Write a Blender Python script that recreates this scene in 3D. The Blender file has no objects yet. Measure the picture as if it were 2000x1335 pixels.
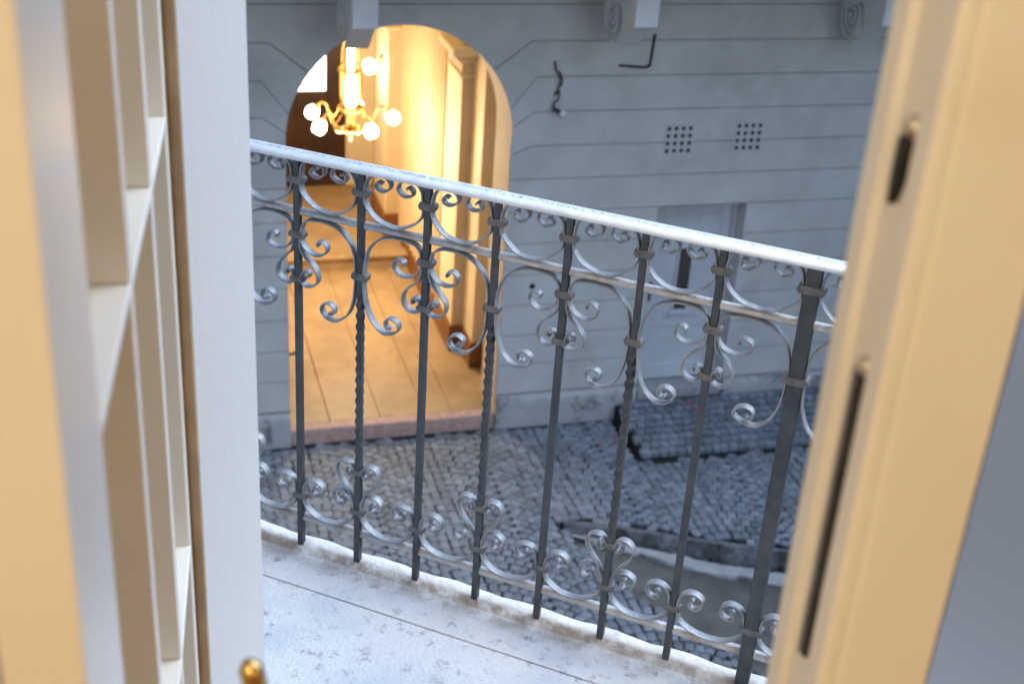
import bpy, bmesh, math, random
from mathutils import Vector, Matrix
random.seed(7)
SC = bpy.context.scene
COL = SC.collection
# ------------------------------------------------------------------ camera, sky, sun, exposure
CZ = 7.084                                   # camera height above the courtyard paving
PITCH, ROLL, FPX = 0.4674, 0.0688, 2592.9    # solved from the photograph's vanishing points
YR, YF = -0.367, 0.3005                      # yaw of the balcony and of the house across the court
def cam_axes():
    cp, sp = math.cos(PITCH), math.sin(PITCH); c, s = math.cos(ROLL), math.sin(ROLL)
    r0, d0, f0 = Vector((1, 0, 0)), Vector((0, -sp, -cp)), Vector((0, cp, -sp))
    return c*r0 - s*d0, s*r0 + c*d0, f0
right, down, fwd = cam_axes()
cam_d = bpy.data.cameras.new('camera'); cam = bpy.data.objects.new('camera', cam_d); COL.objects.link(cam)
m3 = Matrix((right, -down, -fwd)).transposed()
cam.matrix_world = Matrix.Translation((0, 0, CZ)) @ m3.to_4x4()
cam_d.sensor_width = 36; cam_d.lens = FPX/2000*36; cam_d.clip_start = .02; cam_d.clip_end = 500
cam_d.dof.use_dof = True; cam_d.dof.focus_distance = 2.55; cam_d.dof.aperture_fstop = 5.6
SC.camera = cam
SUN_EL, SUN_AZ = math.radians(54), math.radians(78)
w = bpy.data.worlds.new('World'); SC.world = w; w.use_nodes = True
nt = w.node_tree; sky = nt.nodes.new('ShaderNodeTexSky'); sky.sky_type = 'NISHITA'; sky.sun_disc = False
sky.sun_elevation = SUN_EL; sky.sun_rotation = SUN_AZ; sky.air_density = 1.0; sky.dust_density = 0.6; sky.ozone_density = 1.0
bg = nt.nodes['Background']; bg.inputs['Strength'].default_value = 0.15
nt.links.new(sky.outputs[0], bg.inputs['Color'])
sd = bpy.data.lights.new('sun', 'SUN'); sd.energy = .8; sd.angle = math.radians(60); sd.color = (.78, .92, 1)
so = bpy.data.objects.new('sun', sd); COL.objects.link(so)
sv = Vector((math.sin(SUN_AZ)*math.cos(SUN_EL), math.cos(SUN_AZ)*math.cos(SUN_EL), math.sin(SUN_EL)))
so.rotation_euler = (-sv).to_track_quat('-Z', 'Y').to_euler(); so.location = (0, 6, 30)
SC.view_settings.view_transform = 'Standard'; SC.view_settings.look = 'None'
SC.view_settings.exposure = 1.82; SC.view_settings.gamma = 1
SC.view_settings.use_curve_mapping = False

# ------------------------------------------------------------------ frames
DR = Vector((math.cos(YR), math.sin(YR), 0)); NR = Vector((-math.sin(YR), math.cos(YR), 0))
DF = Vector((math.cos(YF), math.sin(YF), 0)); NF = Vector((-math.sin(YF), math.cos(YF), 0))
UP = Vector((0, 0, 1))
def frame(o, x, y): return Matrix(((x.x, y.x, 0, o.x), (x.y, y.y, 0, o.y), (0, 0, 1, o.z), (0, 0, 0, 1)))
DIST = 11.5
FB = frame(NF*DIST, DF, NF)                                      # (lateral, depth into wall, height)
SLAB = CZ - 1.7825
FR = frame(Vector((-.4406, 2.4468, SLAB)), DR, NR)               # (along rail, outward, up)
FD = frame(Vector((0, 0, CZ)), DR, NR)                           # doorway: (a, b, z relative to eye)
DL = (-.534*DR + .8455*NR).normalized(); NL = (.8455*DR + .534*NR).normalized()
FL = frame(Vector((0, 0, CZ)), DL, -NL)                          # left leaf: x away from camera, y away from viewer side
RE = (.79*DR + .613*NR).normalized(); RO = (-.613*DR + .79*NR).normalized()
FRL = frame(Vector((0, 0, CZ)) + (-.0452*DR + .74*NR), RE, RO)   # right leaf: x towards hinge, y outward
ROOM = CZ - 1.65

# ------------------------------------------------------------------ mesh helpers
class MB:
    def __init__(s): s.v = []; s.f = []; s.sm = []
    def add(s, vs, fs, M=None, smooth=False):
        o = len(s.v)
        s.v += [tuple(M @ Vector(p)) if M else tuple(p) for p in vs]
        s.f += [tuple(i+o for i in f) for f in fs]; s.sm += [smooth]*len(fs); return s
    def box(s, M, x0, x1, y0, y1, z0, z1):
        vs = [(x, y, z) for x in (x0, x1) for y in (y0, y1) for z in (z0, z1)]
        fs = [(0, 1, 3, 2), (4, 6, 7, 5), (0, 4, 5, 1), (2, 3, 7, 6), (0, 2, 6, 4), (1, 5, 7, 3)]
        return s.add(vs, fs, M)
    def prism(s, M, pts, a, b, ax='y', smooth=False):
        n = len(pts)
        def mk(p, t): return (p[0], t, p[1]) if ax == 'y' else ((t, p[0], p[1]) if ax == 'x' else (p[0], p[1], t))
        vs = [mk(p, a) for p in pts] + [mk(p, b) for p in pts]
        fs = [tuple(range(n)), tuple(range(2*n-1, n-1, -1))]
        s.add(vs, fs, M)
        o = len(s.v)-2*n
        s.f += [(o+i, o+n+i, o+n+(i+1) % n, o+(i+1) % n) for i in range(n)]; s.sm += [smooth]*n
        return s
    def lathe(s, M, prof, n=16, smooth=True):
        vs = []; fs = []
        for r, z in prof:
            vs += [(r*math.cos(2*math.pi*i/n), r*math.sin(2*math.pi*i/n), z) for i in range(n)]
        for k in range(len(prof)-1):
            for i in range(n): fs.append((k*n+i, k*n+(i+1) % n, (k+1)*n+(i+1) % n, (k+1)*n+i))
        fs.append(tuple(range(n-1, -1, -1))); fs.append(tuple(range((len(prof)-1)*n, len(prof)*n)))
        return s.add(vs, fs, M, smooth)
    def tube(s, M, pts, r, n=8, taper=None):
        pts = [Vector(p) for p in pts]; vs = []; fs = []
        pu = None
        for i, p in enumerate(pts):
            t = (pts[min(i+1, len(pts)-1)]-pts[max(i-1, 0)]).normalized()
            if pu is None: pu = t.orthogonal().normalized()
            pu = (pu - t*pu.dot(t)).normalized(); q = t.cross(pu)
            rr = r if taper is None else r*taper(i/(len(pts)-1))
            vs += [p + rr*(math.cos(2*math.pi*k/n)*pu + math.sin(2*math.pi*k/n)*q) for k in range(n)]
        for i in range(len(pts)-1):
            for k in range(n): fs.append((i*n+k, i*n+(k+1) % n, (i+1)*n+(k+1) % n, (i+1)*n+k))
        fs.append(tuple(range(n-1, -1, -1))); fs.append(tuple(range((len(pts)-1)*n, len(pts)*n)))
        return s.add(vs, fs, M, True)
    def build(s, name, mat, parent=None, bevel=0, seg=2, norm=True, ang=.6):
        me = bpy.data.meshes.new(name)
        base = parent['_w'] if parent is not None and '_w' in parent else (0, 0, 0)
        bv = Vector(base)
        me.from_pydata([Vector(p)-bv for p in s.v], [], s.f)
        me.polygons.foreach_set('use_smooth', s.sm)
        if norm or bevel:
            bm = bmesh.new(); bm.from_mesh(me)
            bmesh.ops.recalc_face_normals(bm, faces=bm.faces)
            if bevel:
                es = [e for e in bm.edges if len(e.link_faces) == 2 and e.calc_face_angle(0) > ang]
                bmesh.ops.bevel(bm, geom=es, offset=bevel, segments=seg, affect='EDGES', profile=.5, clamp_overlap=True)
            bm.to_mesh(me); bm.free()
        me.materials.append(mat)
        return link(name, me, parent)
def link(name, me, parent=None):
    o = bpy.data.objects.new(name, me); COL.objects.link(o)
    if parent is not None:
        o.parent = parent; o['_w'] = parent['_w']
    else: o['_w'] = (0.0, 0.0, 0.0)
    return o
def thing(name, loc, label, cat, group=None):
    o = bpy.data.objects.new(name, None); o.location = loc; o.empty_display_size = .1; COL.objects.link(o)
    o['_w'] = tuple(loc); return tag(o, label, cat, group)
def tag(o, label=None, cat=None, group=None, kind=None):
    for k, v in (('label', label), ('category', cat), ('group', group), ('kind', kind)):
        if v: o[k] = v
    return o
def catmull(pts, n=6):
    P = [Vector(p) for p in pts]; out = []
    for i in range(len(P)-1):
        p0 = P[i-1] if i else P[0]*2-P[1]; p1, p2 = P[i], P[i+1]
        p3 = P[i+2] if i+2 < len(P) else P[-1]*2-P[-2]
        for k in range(n):
            t = k/n
            out.append(.5*((2*p1)+(p2-p0)*t+(2*p0-5*p1+4*p2-p3)*t*t+(3*p1-p0-3*p2+p3)*t**3))
    out.append(P[-1]); return out

# ------------------------------------------------------------------ materials
def mat(name, c1, c2=None, scale=8, rough=.7, bump=0, bscale=60, metal=0, c3=None, sp3=(.62, .7), s3=3, spec=.5, coat=0, coord='Object', detail=6, island=0, rvar=0, mid=(.35, .65)):
    m = bpy.data.materials.new(name); m.use_nodes = True; N = m.node_tree.nodes; L = m.node_tree.links
    b = N['Principled BSDF']; b.inputs['Roughness'].default_value = rough; b.inputs['Metallic'].default_value = metal
    b.inputs['Specular IOR Level'].default_value = spec; b.inputs['Coat Weight'].default_value = coat; b.inputs['Coat Roughness'].default_value = .12
    tc = N.new('ShaderNodeTexCoord')
    if c2 is None: c2 = c1
    nz = N.new('ShaderNodeTexNoise'); nz.inputs['Scale'].default_value = scale; nz.inputs['Detail'].default_value = detail
    L.new(tc.outputs[coord], nz.inputs['Vector'])
    rp = N.new('ShaderNodeValToRGB'); L.new(nz.outputs['Fac'], rp.inputs['Fac'])
    rp.color_ramp.elements[0].position = mid[0]; rp.color_ramp.elements[1].position = mid[1]
    rp.color_ramp.elements[0].color = (*c1, 1); rp.color_ramp.elements[1].color = (*c2, 1)
    out = rp.outputs['Color']
    if c3:
        n3 = N.new('ShaderNodeTexNoise'); n3.inputs['Scale'].default_value = s3; n3.inputs['Detail'].default_value = 8; n3.inputs['Roughness'].default_value = .7
        L.new(tc.outputs[coord], n3.inputs['Vector'])
        r3 = N.new('ShaderNodeMapRange'); r3.inputs['From Min'].default_value = sp3[0]; r3.inputs['From Max'].default_value = sp3[1]
        L.new(n3.outputs['Fac'], r3.inputs['Value'])
        mx = N.new('ShaderNodeMix'); mx.data_type = 'RGBA'; L.new(r3.outputs[0], mx.inputs['Factor'])
        L.new(out, mx.inputs[6]); mx.inputs[7].default_value = (*c3, 1); out = mx.outputs[2]
    if island:
        g = N.new('ShaderNodeNewGeometry'); oi = N.new('ShaderNodeObjectInfo'); ad = N.new('ShaderNodeMath'); ad.operation = 'ADD'
        L.new(g.outputs['Random Per Island'], ad.inputs[0]); L.new(oi.outputs['Random'], ad.inputs[1])
        fr = N.new('ShaderNodeMath'); fr.operation = 'FRACT'; L.new(ad.outputs[0], fr.inputs[0])
        mr = N.new('ShaderNodeMapRange'); mr.inputs['To Min'].default_value = 1-island; mr.inputs['To Max'].default_value = 1+island
        L.new(fr.outputs[0], mr.inputs['Value'])
        h = N.new('ShaderNodeHueSaturation'); L.new(out, h.inputs['Color']); L.new(mr.outputs[0], h.inputs['Value']); out = h.outputs['Color']
    L.new(out, b.inputs['Base Color'])
    if rvar:
        mr = N.new('ShaderNodeMapRange'); mr.inputs['To Min'].default_value = rough-rvar; mr.inputs['To Max'].default_value = rough+rvar
        L.new(nz.outputs['Fac'], mr.inputs['Value']); L.new(mr.outputs[0], b.inputs['Roughness'])
    if bump:
        nb = N.new('ShaderNodeTexNoise'); nb.inputs['Scale'].default_value = bscale; nb.inputs['Detail'].default_value = 5
        L.new(tc.outputs[coord], nb.inputs['Vector'])
        bp = N.new('ShaderNodeBump'); bp.inputs['Strength'].default_value = bump; bp.inputs['Distance'].default_value = .01
        L.new(nb.outputs['Fac'], bp.inputs['Height']); L.new(bp.outputs[0], b.inputs['Normal'])
    return m
def emit(name, col, st):
    m = bpy.data.materials.new(name); m.use_nodes = True; b = m.node_tree.nodes['Principled BSDF']
    b.inputs['Base Color'].default_value = (.8, .8, .8, 1); b.inputs['Emission Color'].default_value = (*col, 1); b.inputs['Emission Strength'].default_value = st
    return m
def glass(name, col=(1, 1, 1), rough=0.02):
    m = bpy.data.materials.new(name); m.use_nodes = True; N = m.node_tree.nodes; L = m.node_tree.links
    b = N['Principled BSDF']; b.inputs['Base Color'].default_value = (*col, 1); b.inputs['Roughness'].default_value = rough
    b.inputs['Transmission Weight'].default_value = 1; b.inputs['IOR'].default_value = 1.45
    return m
M_STUCCO = mat('grey_stucco', (.49, .484, .462), (.575, .567, .542), 2.6, .85, .35, 90, c3=(.40, .39, .365), sp3=(.52, .75), s3=1.1)
M_PLINTH = mat('plinth_stone', (.38, .385, .385), (.45, .45, .44), 5, .8, .4, 60, c3=(.10, .10, .10), sp3=(.52, .66), s3=3.2)
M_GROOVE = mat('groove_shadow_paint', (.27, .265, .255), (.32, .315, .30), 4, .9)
M_WHITEP = mat('white_plaster', (.62, .62, .61), (.70, .70, .69), 3, .7, .15, 60)
M_IRON = mat('painted_iron', (.25, .265, .285), (.36, .37, .385), 40, .46, .25, 220, metal=.5, c3=(.36, .30, .25), sp3=(.60, .74), s3=22, rvar=.1)
M_RAILP = mat('worn_pale_rail', (.42, .42, .43), (.56, .56, .565), 30, .5, .3, 160, metal=.3, c3=(.34, .25, .18), sp3=(.52, .68), s3=14)
M_BAR = mat('shaded_bar_iron', (.055, .062, .07), (.085, .092, .10), 30, .5, .2, 200, metal=.3)  # bars share the scroll iron, darkened for the shade on upright faces
M_IRON_D = mat('dark_collar_iron', (.12, .12, .122), (.20, .195, .185), 50, .5, .3, 200, metal=.4)
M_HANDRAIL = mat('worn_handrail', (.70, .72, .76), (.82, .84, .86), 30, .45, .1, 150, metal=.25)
M_SLAB = mat('balcony_stone', (.50, .53, .585), (.66, .655, .65), 6, .75, .45, 120, c3=(.27, .27, .29), sp3=(.55, .70), s3=34, mid=(.30, .56))
M_NOSE = mat('limewashed_nosing', (.62, .60, .58), (.74, .73, .72), 25, .8, .6, 50, c3=(.36, .30, .25), sp3=(.6, .72), s3=9)
M_DIRT = mat('slab_dirt', (.16, .12, .09), (.36, .31, .27), 14, .95, .5, 80, c3=(.5, .48, .46), sp3=(.5, .62), s3=8)
M_SETT = mat('granite_sett', (.130, .152, .178), (.215, .243, .272), 9, .55, .6, 45, c3=(.10, .108, .115), sp3=(.55, .75), s3=1.2, island=.22, rvar=.12)
M_BED = mat('paving_bed', (.008, .009, .010), (.018, .018, .018), 12, .95, .8, 40)
M_CONC = mat('old_concrete', (.085, .084, .082), (.125, .123, .12), 5, .85, .6, 30, c3=(.05, .05, .045), sp3=(.56, .68), s3=7)
M_KERB = mat('kerb_stone', (.07, .074, .078), (.16, .168, .175), 14, .8, .7, 30)
M_CONC_L = mat('pale_concrete', (.28, .285, .29), (.36, .36, .36), 8, .8, .6, 40, c3=(.08, .08, .08), sp3=(.58, .7), s3=6)
M_CREAM = mat('passage_cream_wall', (.74, .62, .40), (.80, .68, .46), 2, .6, .1, 60)
M_TAN = mat('passage_tan_and_shade', (.58, .43, .25), (.66, .50, .31), 3, .65, .1, 50)  # tan of reeds and mouldings, also the shade on pilaster faces
M_REVEAL = mat('reveal_plaster', (.56, .48, .38), (.62, .54, .44), 4, .75, .2, 60)
M_BROWN = mat('brown_plinth_paint', (.16, .06, .02), (.24, .09, .03), 8, .45, .1, 40)
M_FLOORP = mat('passage_stone_floor', (.37, .25, .125), (.48, .33, .175), 3, .5, .2, 60, c3=(.30, .19, .09), sp3=(.52, .75), s3=1.6, rvar=.12)
M_PINK = mat('pink_threshold_stone', (.42, .25, .21), (.55, .36, .31), 20, .6, .3, 70)
M_GATE = mat('dark_gate_wood', (.03, .010, .004), (.055, .02, .008), 6, .4, .1, 30)
M_BRASS = mat('brass', (.62, .40, .12), (.75, .52, .2), 20, .25, 0, metal=1)
M_DBRASS = mat('aged_brass', (.25, .15, .05), (.4, .26, .1), 20, .35, 0, metal=1)
M_BULB = emit('lit_glass_shade', (1, .82, .55), 7)
M_BULBW = emit('lit_chimney', (1, .86, .6), 6)
M_LACE = emit('daylit_lace', (.92, .93, 1), 1.0)  # pane glows by itself in place of street daylight behind the lace
M_PAINT = mat('cream_door_paint', (.73, .70, .63), (.78, .755, .69), 3, .38, .06, 30, coat=.25, c3=(.69, .64, .54), sp3=(.58, .8), s3=4)
M_PAINTG = mat('glossy_leaf_paint', (.74, .70, .63), (.78, .75, .68), 4, .32, .03, 25, coat=.2)
M_JAMB = mat('white_jamb_paint', (.54, .535, .525), (.58, .575, .565), 2, .5, .08, 60, c3=(.5, .49, .47), sp3=(.6, .8), s3=6)
M_REBATE_WARM = mat('warm_light_rebate', (.36, .24, .13), (.50, .36, .21), 12, .6, .2, 40)
M_GLASS = glass('clear_glass', (.93, .98, .96), .01)
M_FROST = glass('frosted_glass', (.86, .92, .96), .55)
M_DARK = mat('dark_steel', (.035, .035, .03), (.07, .065, .055), 30, .4, .1, 60, metal=.6)
M_STEELC = mat('pale_steel_cap', (.55, .50, .42), (.62, .57, .5), 30, .35, 0, metal=.7)
M_VOID = mat('hole_darkness', (.008, .008, .008), None, 5, .95)
M_DOORW = mat('white_yard_door', (.52, .54, .57), (.58, .60, .63), 4, .5, .1, 40)
M_DWIN = mat('dark_door_glass', (.05, .045, .04), (.09, .08, .07), 3, .12)
M_RED = mat('red_spray_paint', (.75, .04, .06), (.8, .08, .1), 60, .6)
M_CABLE = mat('black_cable', (.03, .03, .03), None, 5, .6)
M_WALLR = mat('room_wall_paint', (.72, .66, .55), (.75, .69, .58), 2, .8, .1, 50)
M_WOODF = mat('room_parquet', (.25, .14, .06), (.34, .2, .1), 6, .4, .1, 30)
M_SMALLW = mat('white_ceramic', (.75, .75, .74), None, 5, .35)

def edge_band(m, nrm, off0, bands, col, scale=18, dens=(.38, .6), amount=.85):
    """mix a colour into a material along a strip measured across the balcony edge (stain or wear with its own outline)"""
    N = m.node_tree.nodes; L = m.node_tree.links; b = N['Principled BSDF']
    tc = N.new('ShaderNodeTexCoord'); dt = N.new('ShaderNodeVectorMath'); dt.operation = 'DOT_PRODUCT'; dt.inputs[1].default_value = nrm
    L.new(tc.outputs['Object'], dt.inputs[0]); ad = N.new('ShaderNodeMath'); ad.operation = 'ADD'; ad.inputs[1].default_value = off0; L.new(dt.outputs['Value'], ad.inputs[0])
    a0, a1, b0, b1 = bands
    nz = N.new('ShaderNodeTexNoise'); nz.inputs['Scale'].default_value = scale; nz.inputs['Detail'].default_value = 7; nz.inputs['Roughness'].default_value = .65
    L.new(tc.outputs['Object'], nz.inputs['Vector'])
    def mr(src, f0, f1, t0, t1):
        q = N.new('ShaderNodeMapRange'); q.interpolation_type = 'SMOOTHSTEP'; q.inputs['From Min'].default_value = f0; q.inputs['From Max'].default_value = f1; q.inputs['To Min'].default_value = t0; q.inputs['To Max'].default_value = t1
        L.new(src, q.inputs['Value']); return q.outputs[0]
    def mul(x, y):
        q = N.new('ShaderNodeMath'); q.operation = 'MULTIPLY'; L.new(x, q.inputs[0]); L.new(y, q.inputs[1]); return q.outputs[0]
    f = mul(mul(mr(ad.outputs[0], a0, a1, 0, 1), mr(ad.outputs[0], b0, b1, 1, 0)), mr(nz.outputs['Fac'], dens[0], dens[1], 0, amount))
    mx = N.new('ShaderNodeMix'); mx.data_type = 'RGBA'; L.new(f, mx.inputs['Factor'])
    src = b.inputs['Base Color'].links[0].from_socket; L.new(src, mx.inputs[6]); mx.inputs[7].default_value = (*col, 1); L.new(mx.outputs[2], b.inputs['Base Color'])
edge_band(M_SLAB, NR, -.4, (-.075, -.025, .0, .02), (.24, .18, .13), 14, (.34, .62), .65)
edge_band(M_NOSE, NR, -.4, (-.03, -.018, -.008, .008), (.20, .14, .095), 14, (.30, .60))
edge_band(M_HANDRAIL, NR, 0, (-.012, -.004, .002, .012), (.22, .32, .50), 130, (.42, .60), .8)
# ------------------------------------------------------------------ courtyard ground
def inpoly(x, y, P):
    r = False
    for i in range(len(P)):
        (x1, y1), (x2, y2) = P[i], P[i-1]
        if (y1 > y) != (y2 > y) and x < (x2-x1)*(y-y1)/(y2-y1)+x1: r = not r
    return r
TL = [(3.93, -2.92), (4.24, -3.50), (4.57, -4.05)]
TRENCH = [(3.60, -1.78), (4.08, -1.96), (4.52, -2.17), (4.95, -2.37), (5.57, -2.62), (7.6, -3.4), (7.6, -6.5), (5.2, -6.5), (4.85, -4.6), (TL[2]), (TL[1]), (TL[0]), (3.74, -2.25)]
def lev(x):                                   # the repaired strip sinks towards the right
    return -.01 - .11*max(0, min(1, (x-3.7)/1.7))
def in_trench(x, y): return inpoly(x, y, TRENCH)
gx = [-9+.5*i for i in range(22)] + [2.0+.075*i for i in range(80)] + [8+.5*i for i in range(13)]
gy = [-14+.5*i for i in range(14)] + [-7+.075*i for i in range(94)]
gy = [y for y in gy if y < .02] + [.05]
mb = MB(); nx = len(gx)
vs = [(x, y, (-.26 if in_trench(x, y) else (.016 if y > -1.3 else .004))) for y in gy for x in gx]
mb.add(vs, [(j*nx+i, j*nx+i+1, (j+1)*nx+i+1, (j+1)*nx+i) for j in range(len(gy)-1) for i in range(nx-1)], FB)
GROUND = mb.build('courtyard_ground', M_BED); tag(GROUND, 'courtyard paving of dark granite setts', None, None, 'structure')

PLAT = dict(x0=4.74, x1=9.0, y0=-.90, y1=-.015)
def plat_z(x, y):
    f = max(.012, .06 - .03*(x-4.74)/1.6)
    t = (y-PLAT['y0'])/(PLAT['y1']-PLAT['y0'])
    return f + (.21-f)*t
def sett_shape(rnd, a, b, h):
    """irregular rounded block: base ring, shoulder ring, top ring, crown"""
    vs = []; j = lambda s: rnd.uniform(-s, s)
    k_ = .80; cor = []
    for cx, cy in ((-1, -k_), (-k_, -1), (k_, -1), (1, -k_), (1, k_), (k_, 1), (-k_, 1), (-1, k_)):
        cor.append((cx*a/2*(1+j(.05)), cy*b/2*(1+j(.05))))
    tl = (j(.045), j(.045)); n = 8
    for k, (sc, z) in enumerate(((1, -.03), (1, h-.007), (.88, h))):
        for (x, y) in cor: vs.append((x*sc, y*sc, z + (tl[0]*x+tl[1]*y if k else 0)))
    vs.append((j(.01), j(.01), h+.0025))
    fs = []
    for k in range(2):
        for i in range(n): fs.append((n*k+i, n*k+(i+1) % n, n*k+n+(i+1) % n, n*k+n+i))
    fs += [(2*n+i, 2*n+(i+1) % n, 3*n) for i in range(n)]
    return vs, fs
rs = random.Random(3)
SETTS = []                                     # (lat, dep, z, rot, a, b)
W_ = 1.22; RA = W_/2/math.sin(math.radians(46)); STEP = .112
for ci in range(-4, 7):
    xc = 2.55 + ci*W_
    for k in range(-4, 70):
        yk = -k*STEP - RA + .3
        n = 15
        for i in range(n):
            th = math.radians(46)*(2*(i+.5+rs.uniform(-.05, .05))/n - 1)
            x = xc + RA*math.sin(th) + rs.uniform(-.006, .006); y = yk + RA*math.cos(th) + rs.uniform(-.006, .006)
            if y > -.075 or y < -6.6 or x < -1.5 or x > 8.6: continue
            if in_trench(x, y) or in_trench(x-.05, y-.04) or in_trench(x+.05, y-.05): continue
            if x > PLAT['x0']-.06 and y > PLAT['y0']-.05: continue
            wj = .965 - .075*max(0, min(1, (-1.5-y)/.9))
            SETTS.append((x, y, 0, -th, RA*2*math.radians(46)/n*wj*rs.uniform(.95, 1.03), STEP*math.cos(th)*wj*rs.uniform(.95, 1.03)))
yy = PLAT['y0']+.05; row = 0
while yy < PLAT['y1']-.03:
    xx = PLAT['x0']+.05+(row % 2)*.045
    while xx < PLAT['x1']:
        a = rs.uniform(.085, .115)
        SETTS.append((xx+a/2-.05, yy, plat_z(xx, yy)+.004, rs.uniform(-.06, .06), a*.94, .098*rs.uniform(.95, 1.02)))
        xx += a
    yy += .105; row += 1
# projected size picks the 300 that show largest as single parts
def pix(P):
    d = Vector(P)-Vector((0, 0, CZ)); z = d.dot(fwd)
    return 1000+FPX*d.dot(right)/z, 667.5+FPX*d.dot(down)/z, z
ranked = []
for s_ in SETTS:
    P = FB @ Vector((s_[0], s_[1], s_[2])); px, py, z = pix(P)
    vis = 520 < px < 1600 and 700 < py < 1300 and py < 1045+.302*(px-560)
    ranked.append((0 if vis else 1, z, s_))
ranked.sort(key=lambda t: (t[0], t[1]))
rest = MB(); platf = MB()
shapes = []
for q in range(10):
    v_, f_ = sett_shape(rs, .1, .1, .03)
    me = bpy.data.meshes.new('sett'); me.from_pydata(v_, [], f_); me.materials.append(M_SETT); shapes.append(me)
for n_, (nv, z, s_) in enumerate(ranked):
    x, y, zz, r, a, b = s_
    Mx = FB @ Matrix.Translation((x, y, zz)) @ Matrix.Rotation(r, 4, 'Z')
    if n_ < 300:
        o = bpy.data.objects.new('sett', shapes[n_ % 10]); COL.objects.link(o); o.parent = GROUND
        o.matrix_world = Mx @ Matrix.Diagonal((a/.1, b/.1, 1, 1))
    else:
        v_, f_ = sett_shape(rs, a, b, .03+rs.uniform(-.003, .003)); rest.add(v_, f_, Mx)
o = rest.build('sett_field', M_SETT, GROUND, norm=False); tag(o, kind='stuff')
# sloping paved ramp body in front of the yard door (its setts are in the field above)
mb = MB(); y0, y1 = PLAT['y0'], PLAT['y1']
xs = [PLAT['x0'], 5.5, 6.4, PLAT['x1']]
for i in range(3):
    xa, xb = xs[i], xs[i+1]
    vs = [(xa, y0, -.03), (xb, y0, -.03), (xb, y1, -.03), (xa, y1, -.03)] + [(x, y, plat_z(x, y)-.016) for x, y in ((xa, y0), (xb, y0), (xb, y1), (xa, y1))]
    mb.add(vs, [(4, 5, 6, 7), (0, 1, 5, 4), (1, 2, 6, 5), (2, 3, 7, 6), (3, 0, 4, 7)], FB)
mb.build('ramp_bed', M_BED, GROUND)
# broken concrete: kerb strip below the edge of the setts, then the lower patch
def rough_poly(name, top, bot, mat_, zf, th, n=46, seed=1):
    r = random.Random(seed); mb = MB(); vs = []
    def lerp(P, t):
        t *= len(P)-1; i = min(int(t), len(P)-2); f = t-i
        return (P[i][0]*(1-f)+P[i+1][0]*f, P[i][1]*(1-f)+P[i+1][1]*f)
    m = 8
    for j in range(m+1):
        for i in range(n+1):
            a = lerp(top, i/n); b = lerp(bot, i/n); t = j/m
            ed = 0 if j not in (0, m) else 1
            x = a[0]*(1-t)+b[0]*t; y = a[1]*(1-t)+b[1]*t + ed*(.016*math.sin(x*9.1+seed+j)+.012*math.sin(x*23+seed*2+j)+r.uniform(-.012, .012))
            z = zf(x, y) + r.uniform(-.004, .004) - (.012 if j in (0, m) else 0)
            vs.append((x, y, z))
    k = (m+1)*(n+1)
    for i in range(n+1): vs.append((vs[i][0], vs[i][1], vs[i][2]-th))
    for i in range(n+1): q = vs[m*(n+1)+i]; vs.append((q[0], q[1], q[2]-th))
    fs = [(j*(n+1)+i, j*(n+1)+i+1, (j+1)*(n+1)+i+1, (j+1)*(n+1)+i) for j in range(m) for i in range(n)]
    fs += [(i, i+1, k+i+1, k+i) for i in range(n)]
    fs += [(m*(n+1)+i, m*(n+1)+i+1, k+n+1+i+1, k+n+1+i) for i in range(n)]
    mb.add(vs, fs, FB, True)
    return mb.build(name, mat_, GROUND)
K1 = [(3.62, -1.81), (4.08, -1.99), (4.52, -2.20), (4.95, -2.41), (5.57, -2.66), (7.4, -3.35)]
def off(P, d, e=None): return [(x-.05*i*0, y-(d+(e or 0)*min(1, i/2))) for i, (x, y) in enumerate(P)]
rough_poly('broken_edge', off(K1, -.045), off(K1, .022), M_KERB, lambda x, y: .036, .27, seed=6, n=70)
rough_poly('concrete_kerb_strip', off(K1, .05, .02), off(K1, .10, .15), M_CONC_L, lambda x, y: lev(x)-.035-.02*math.sin(x*5+y*9)*.4, .12, seed=4, n=90)
rough_poly('concrete_patch', off(K1, .13, .165), [(3.96, -2.9), (4.28, -3.49), (4.61, -4.04), (4.9, -4.6), (5.3, -5.6), (7.4, -5.9)], M_CONC, lambda x, y: min(.012, lev(x)-.045), .15, seed=9)
# red survey marks sprayed on the setts
for (px, py, l, an) in ((1345, 786, .07, 1.9), (1359, 796, .06, 2.3), (1369, 806, .06, 1.2), (1171, 866, .06, 1.4), (1207, 858, .07, 1.1)):
    d = (px-1000)/FPX*right + (py-667.5)/FPX*down + fwd
    zz = .042 if py > 850 else .16
    P = Vector((0, 0, CZ)) + d*((zz-CZ)/d.z)
    if py < 850:                                                  # on the ramp: settle on its slope
        for _ in range(6):
            q = FB.inverted() @ P; zz = plat_z(q.x, q.y)+.046; P = Vector((0, 0, CZ)) + d*((zz-CZ)/d.z)
    r = random.Random(px); n = 14
    pts = [((l/2*(.8+r.uniform(0, .4)))*math.cos(2*math.pi*i/n), (l/6*(.6+r.uniform(0, .8)))*math.sin(2*math.pi*i/n)) for i in range(n)]
    MB().prism(frame(P, Vector((math.cos(an), math.sin(an), 0)), Vector((-math.sin(an), math.cos(an), 0))), pts, 0, .003, 'z').build('red_paint_mark', M_RED, GROUND)

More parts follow.
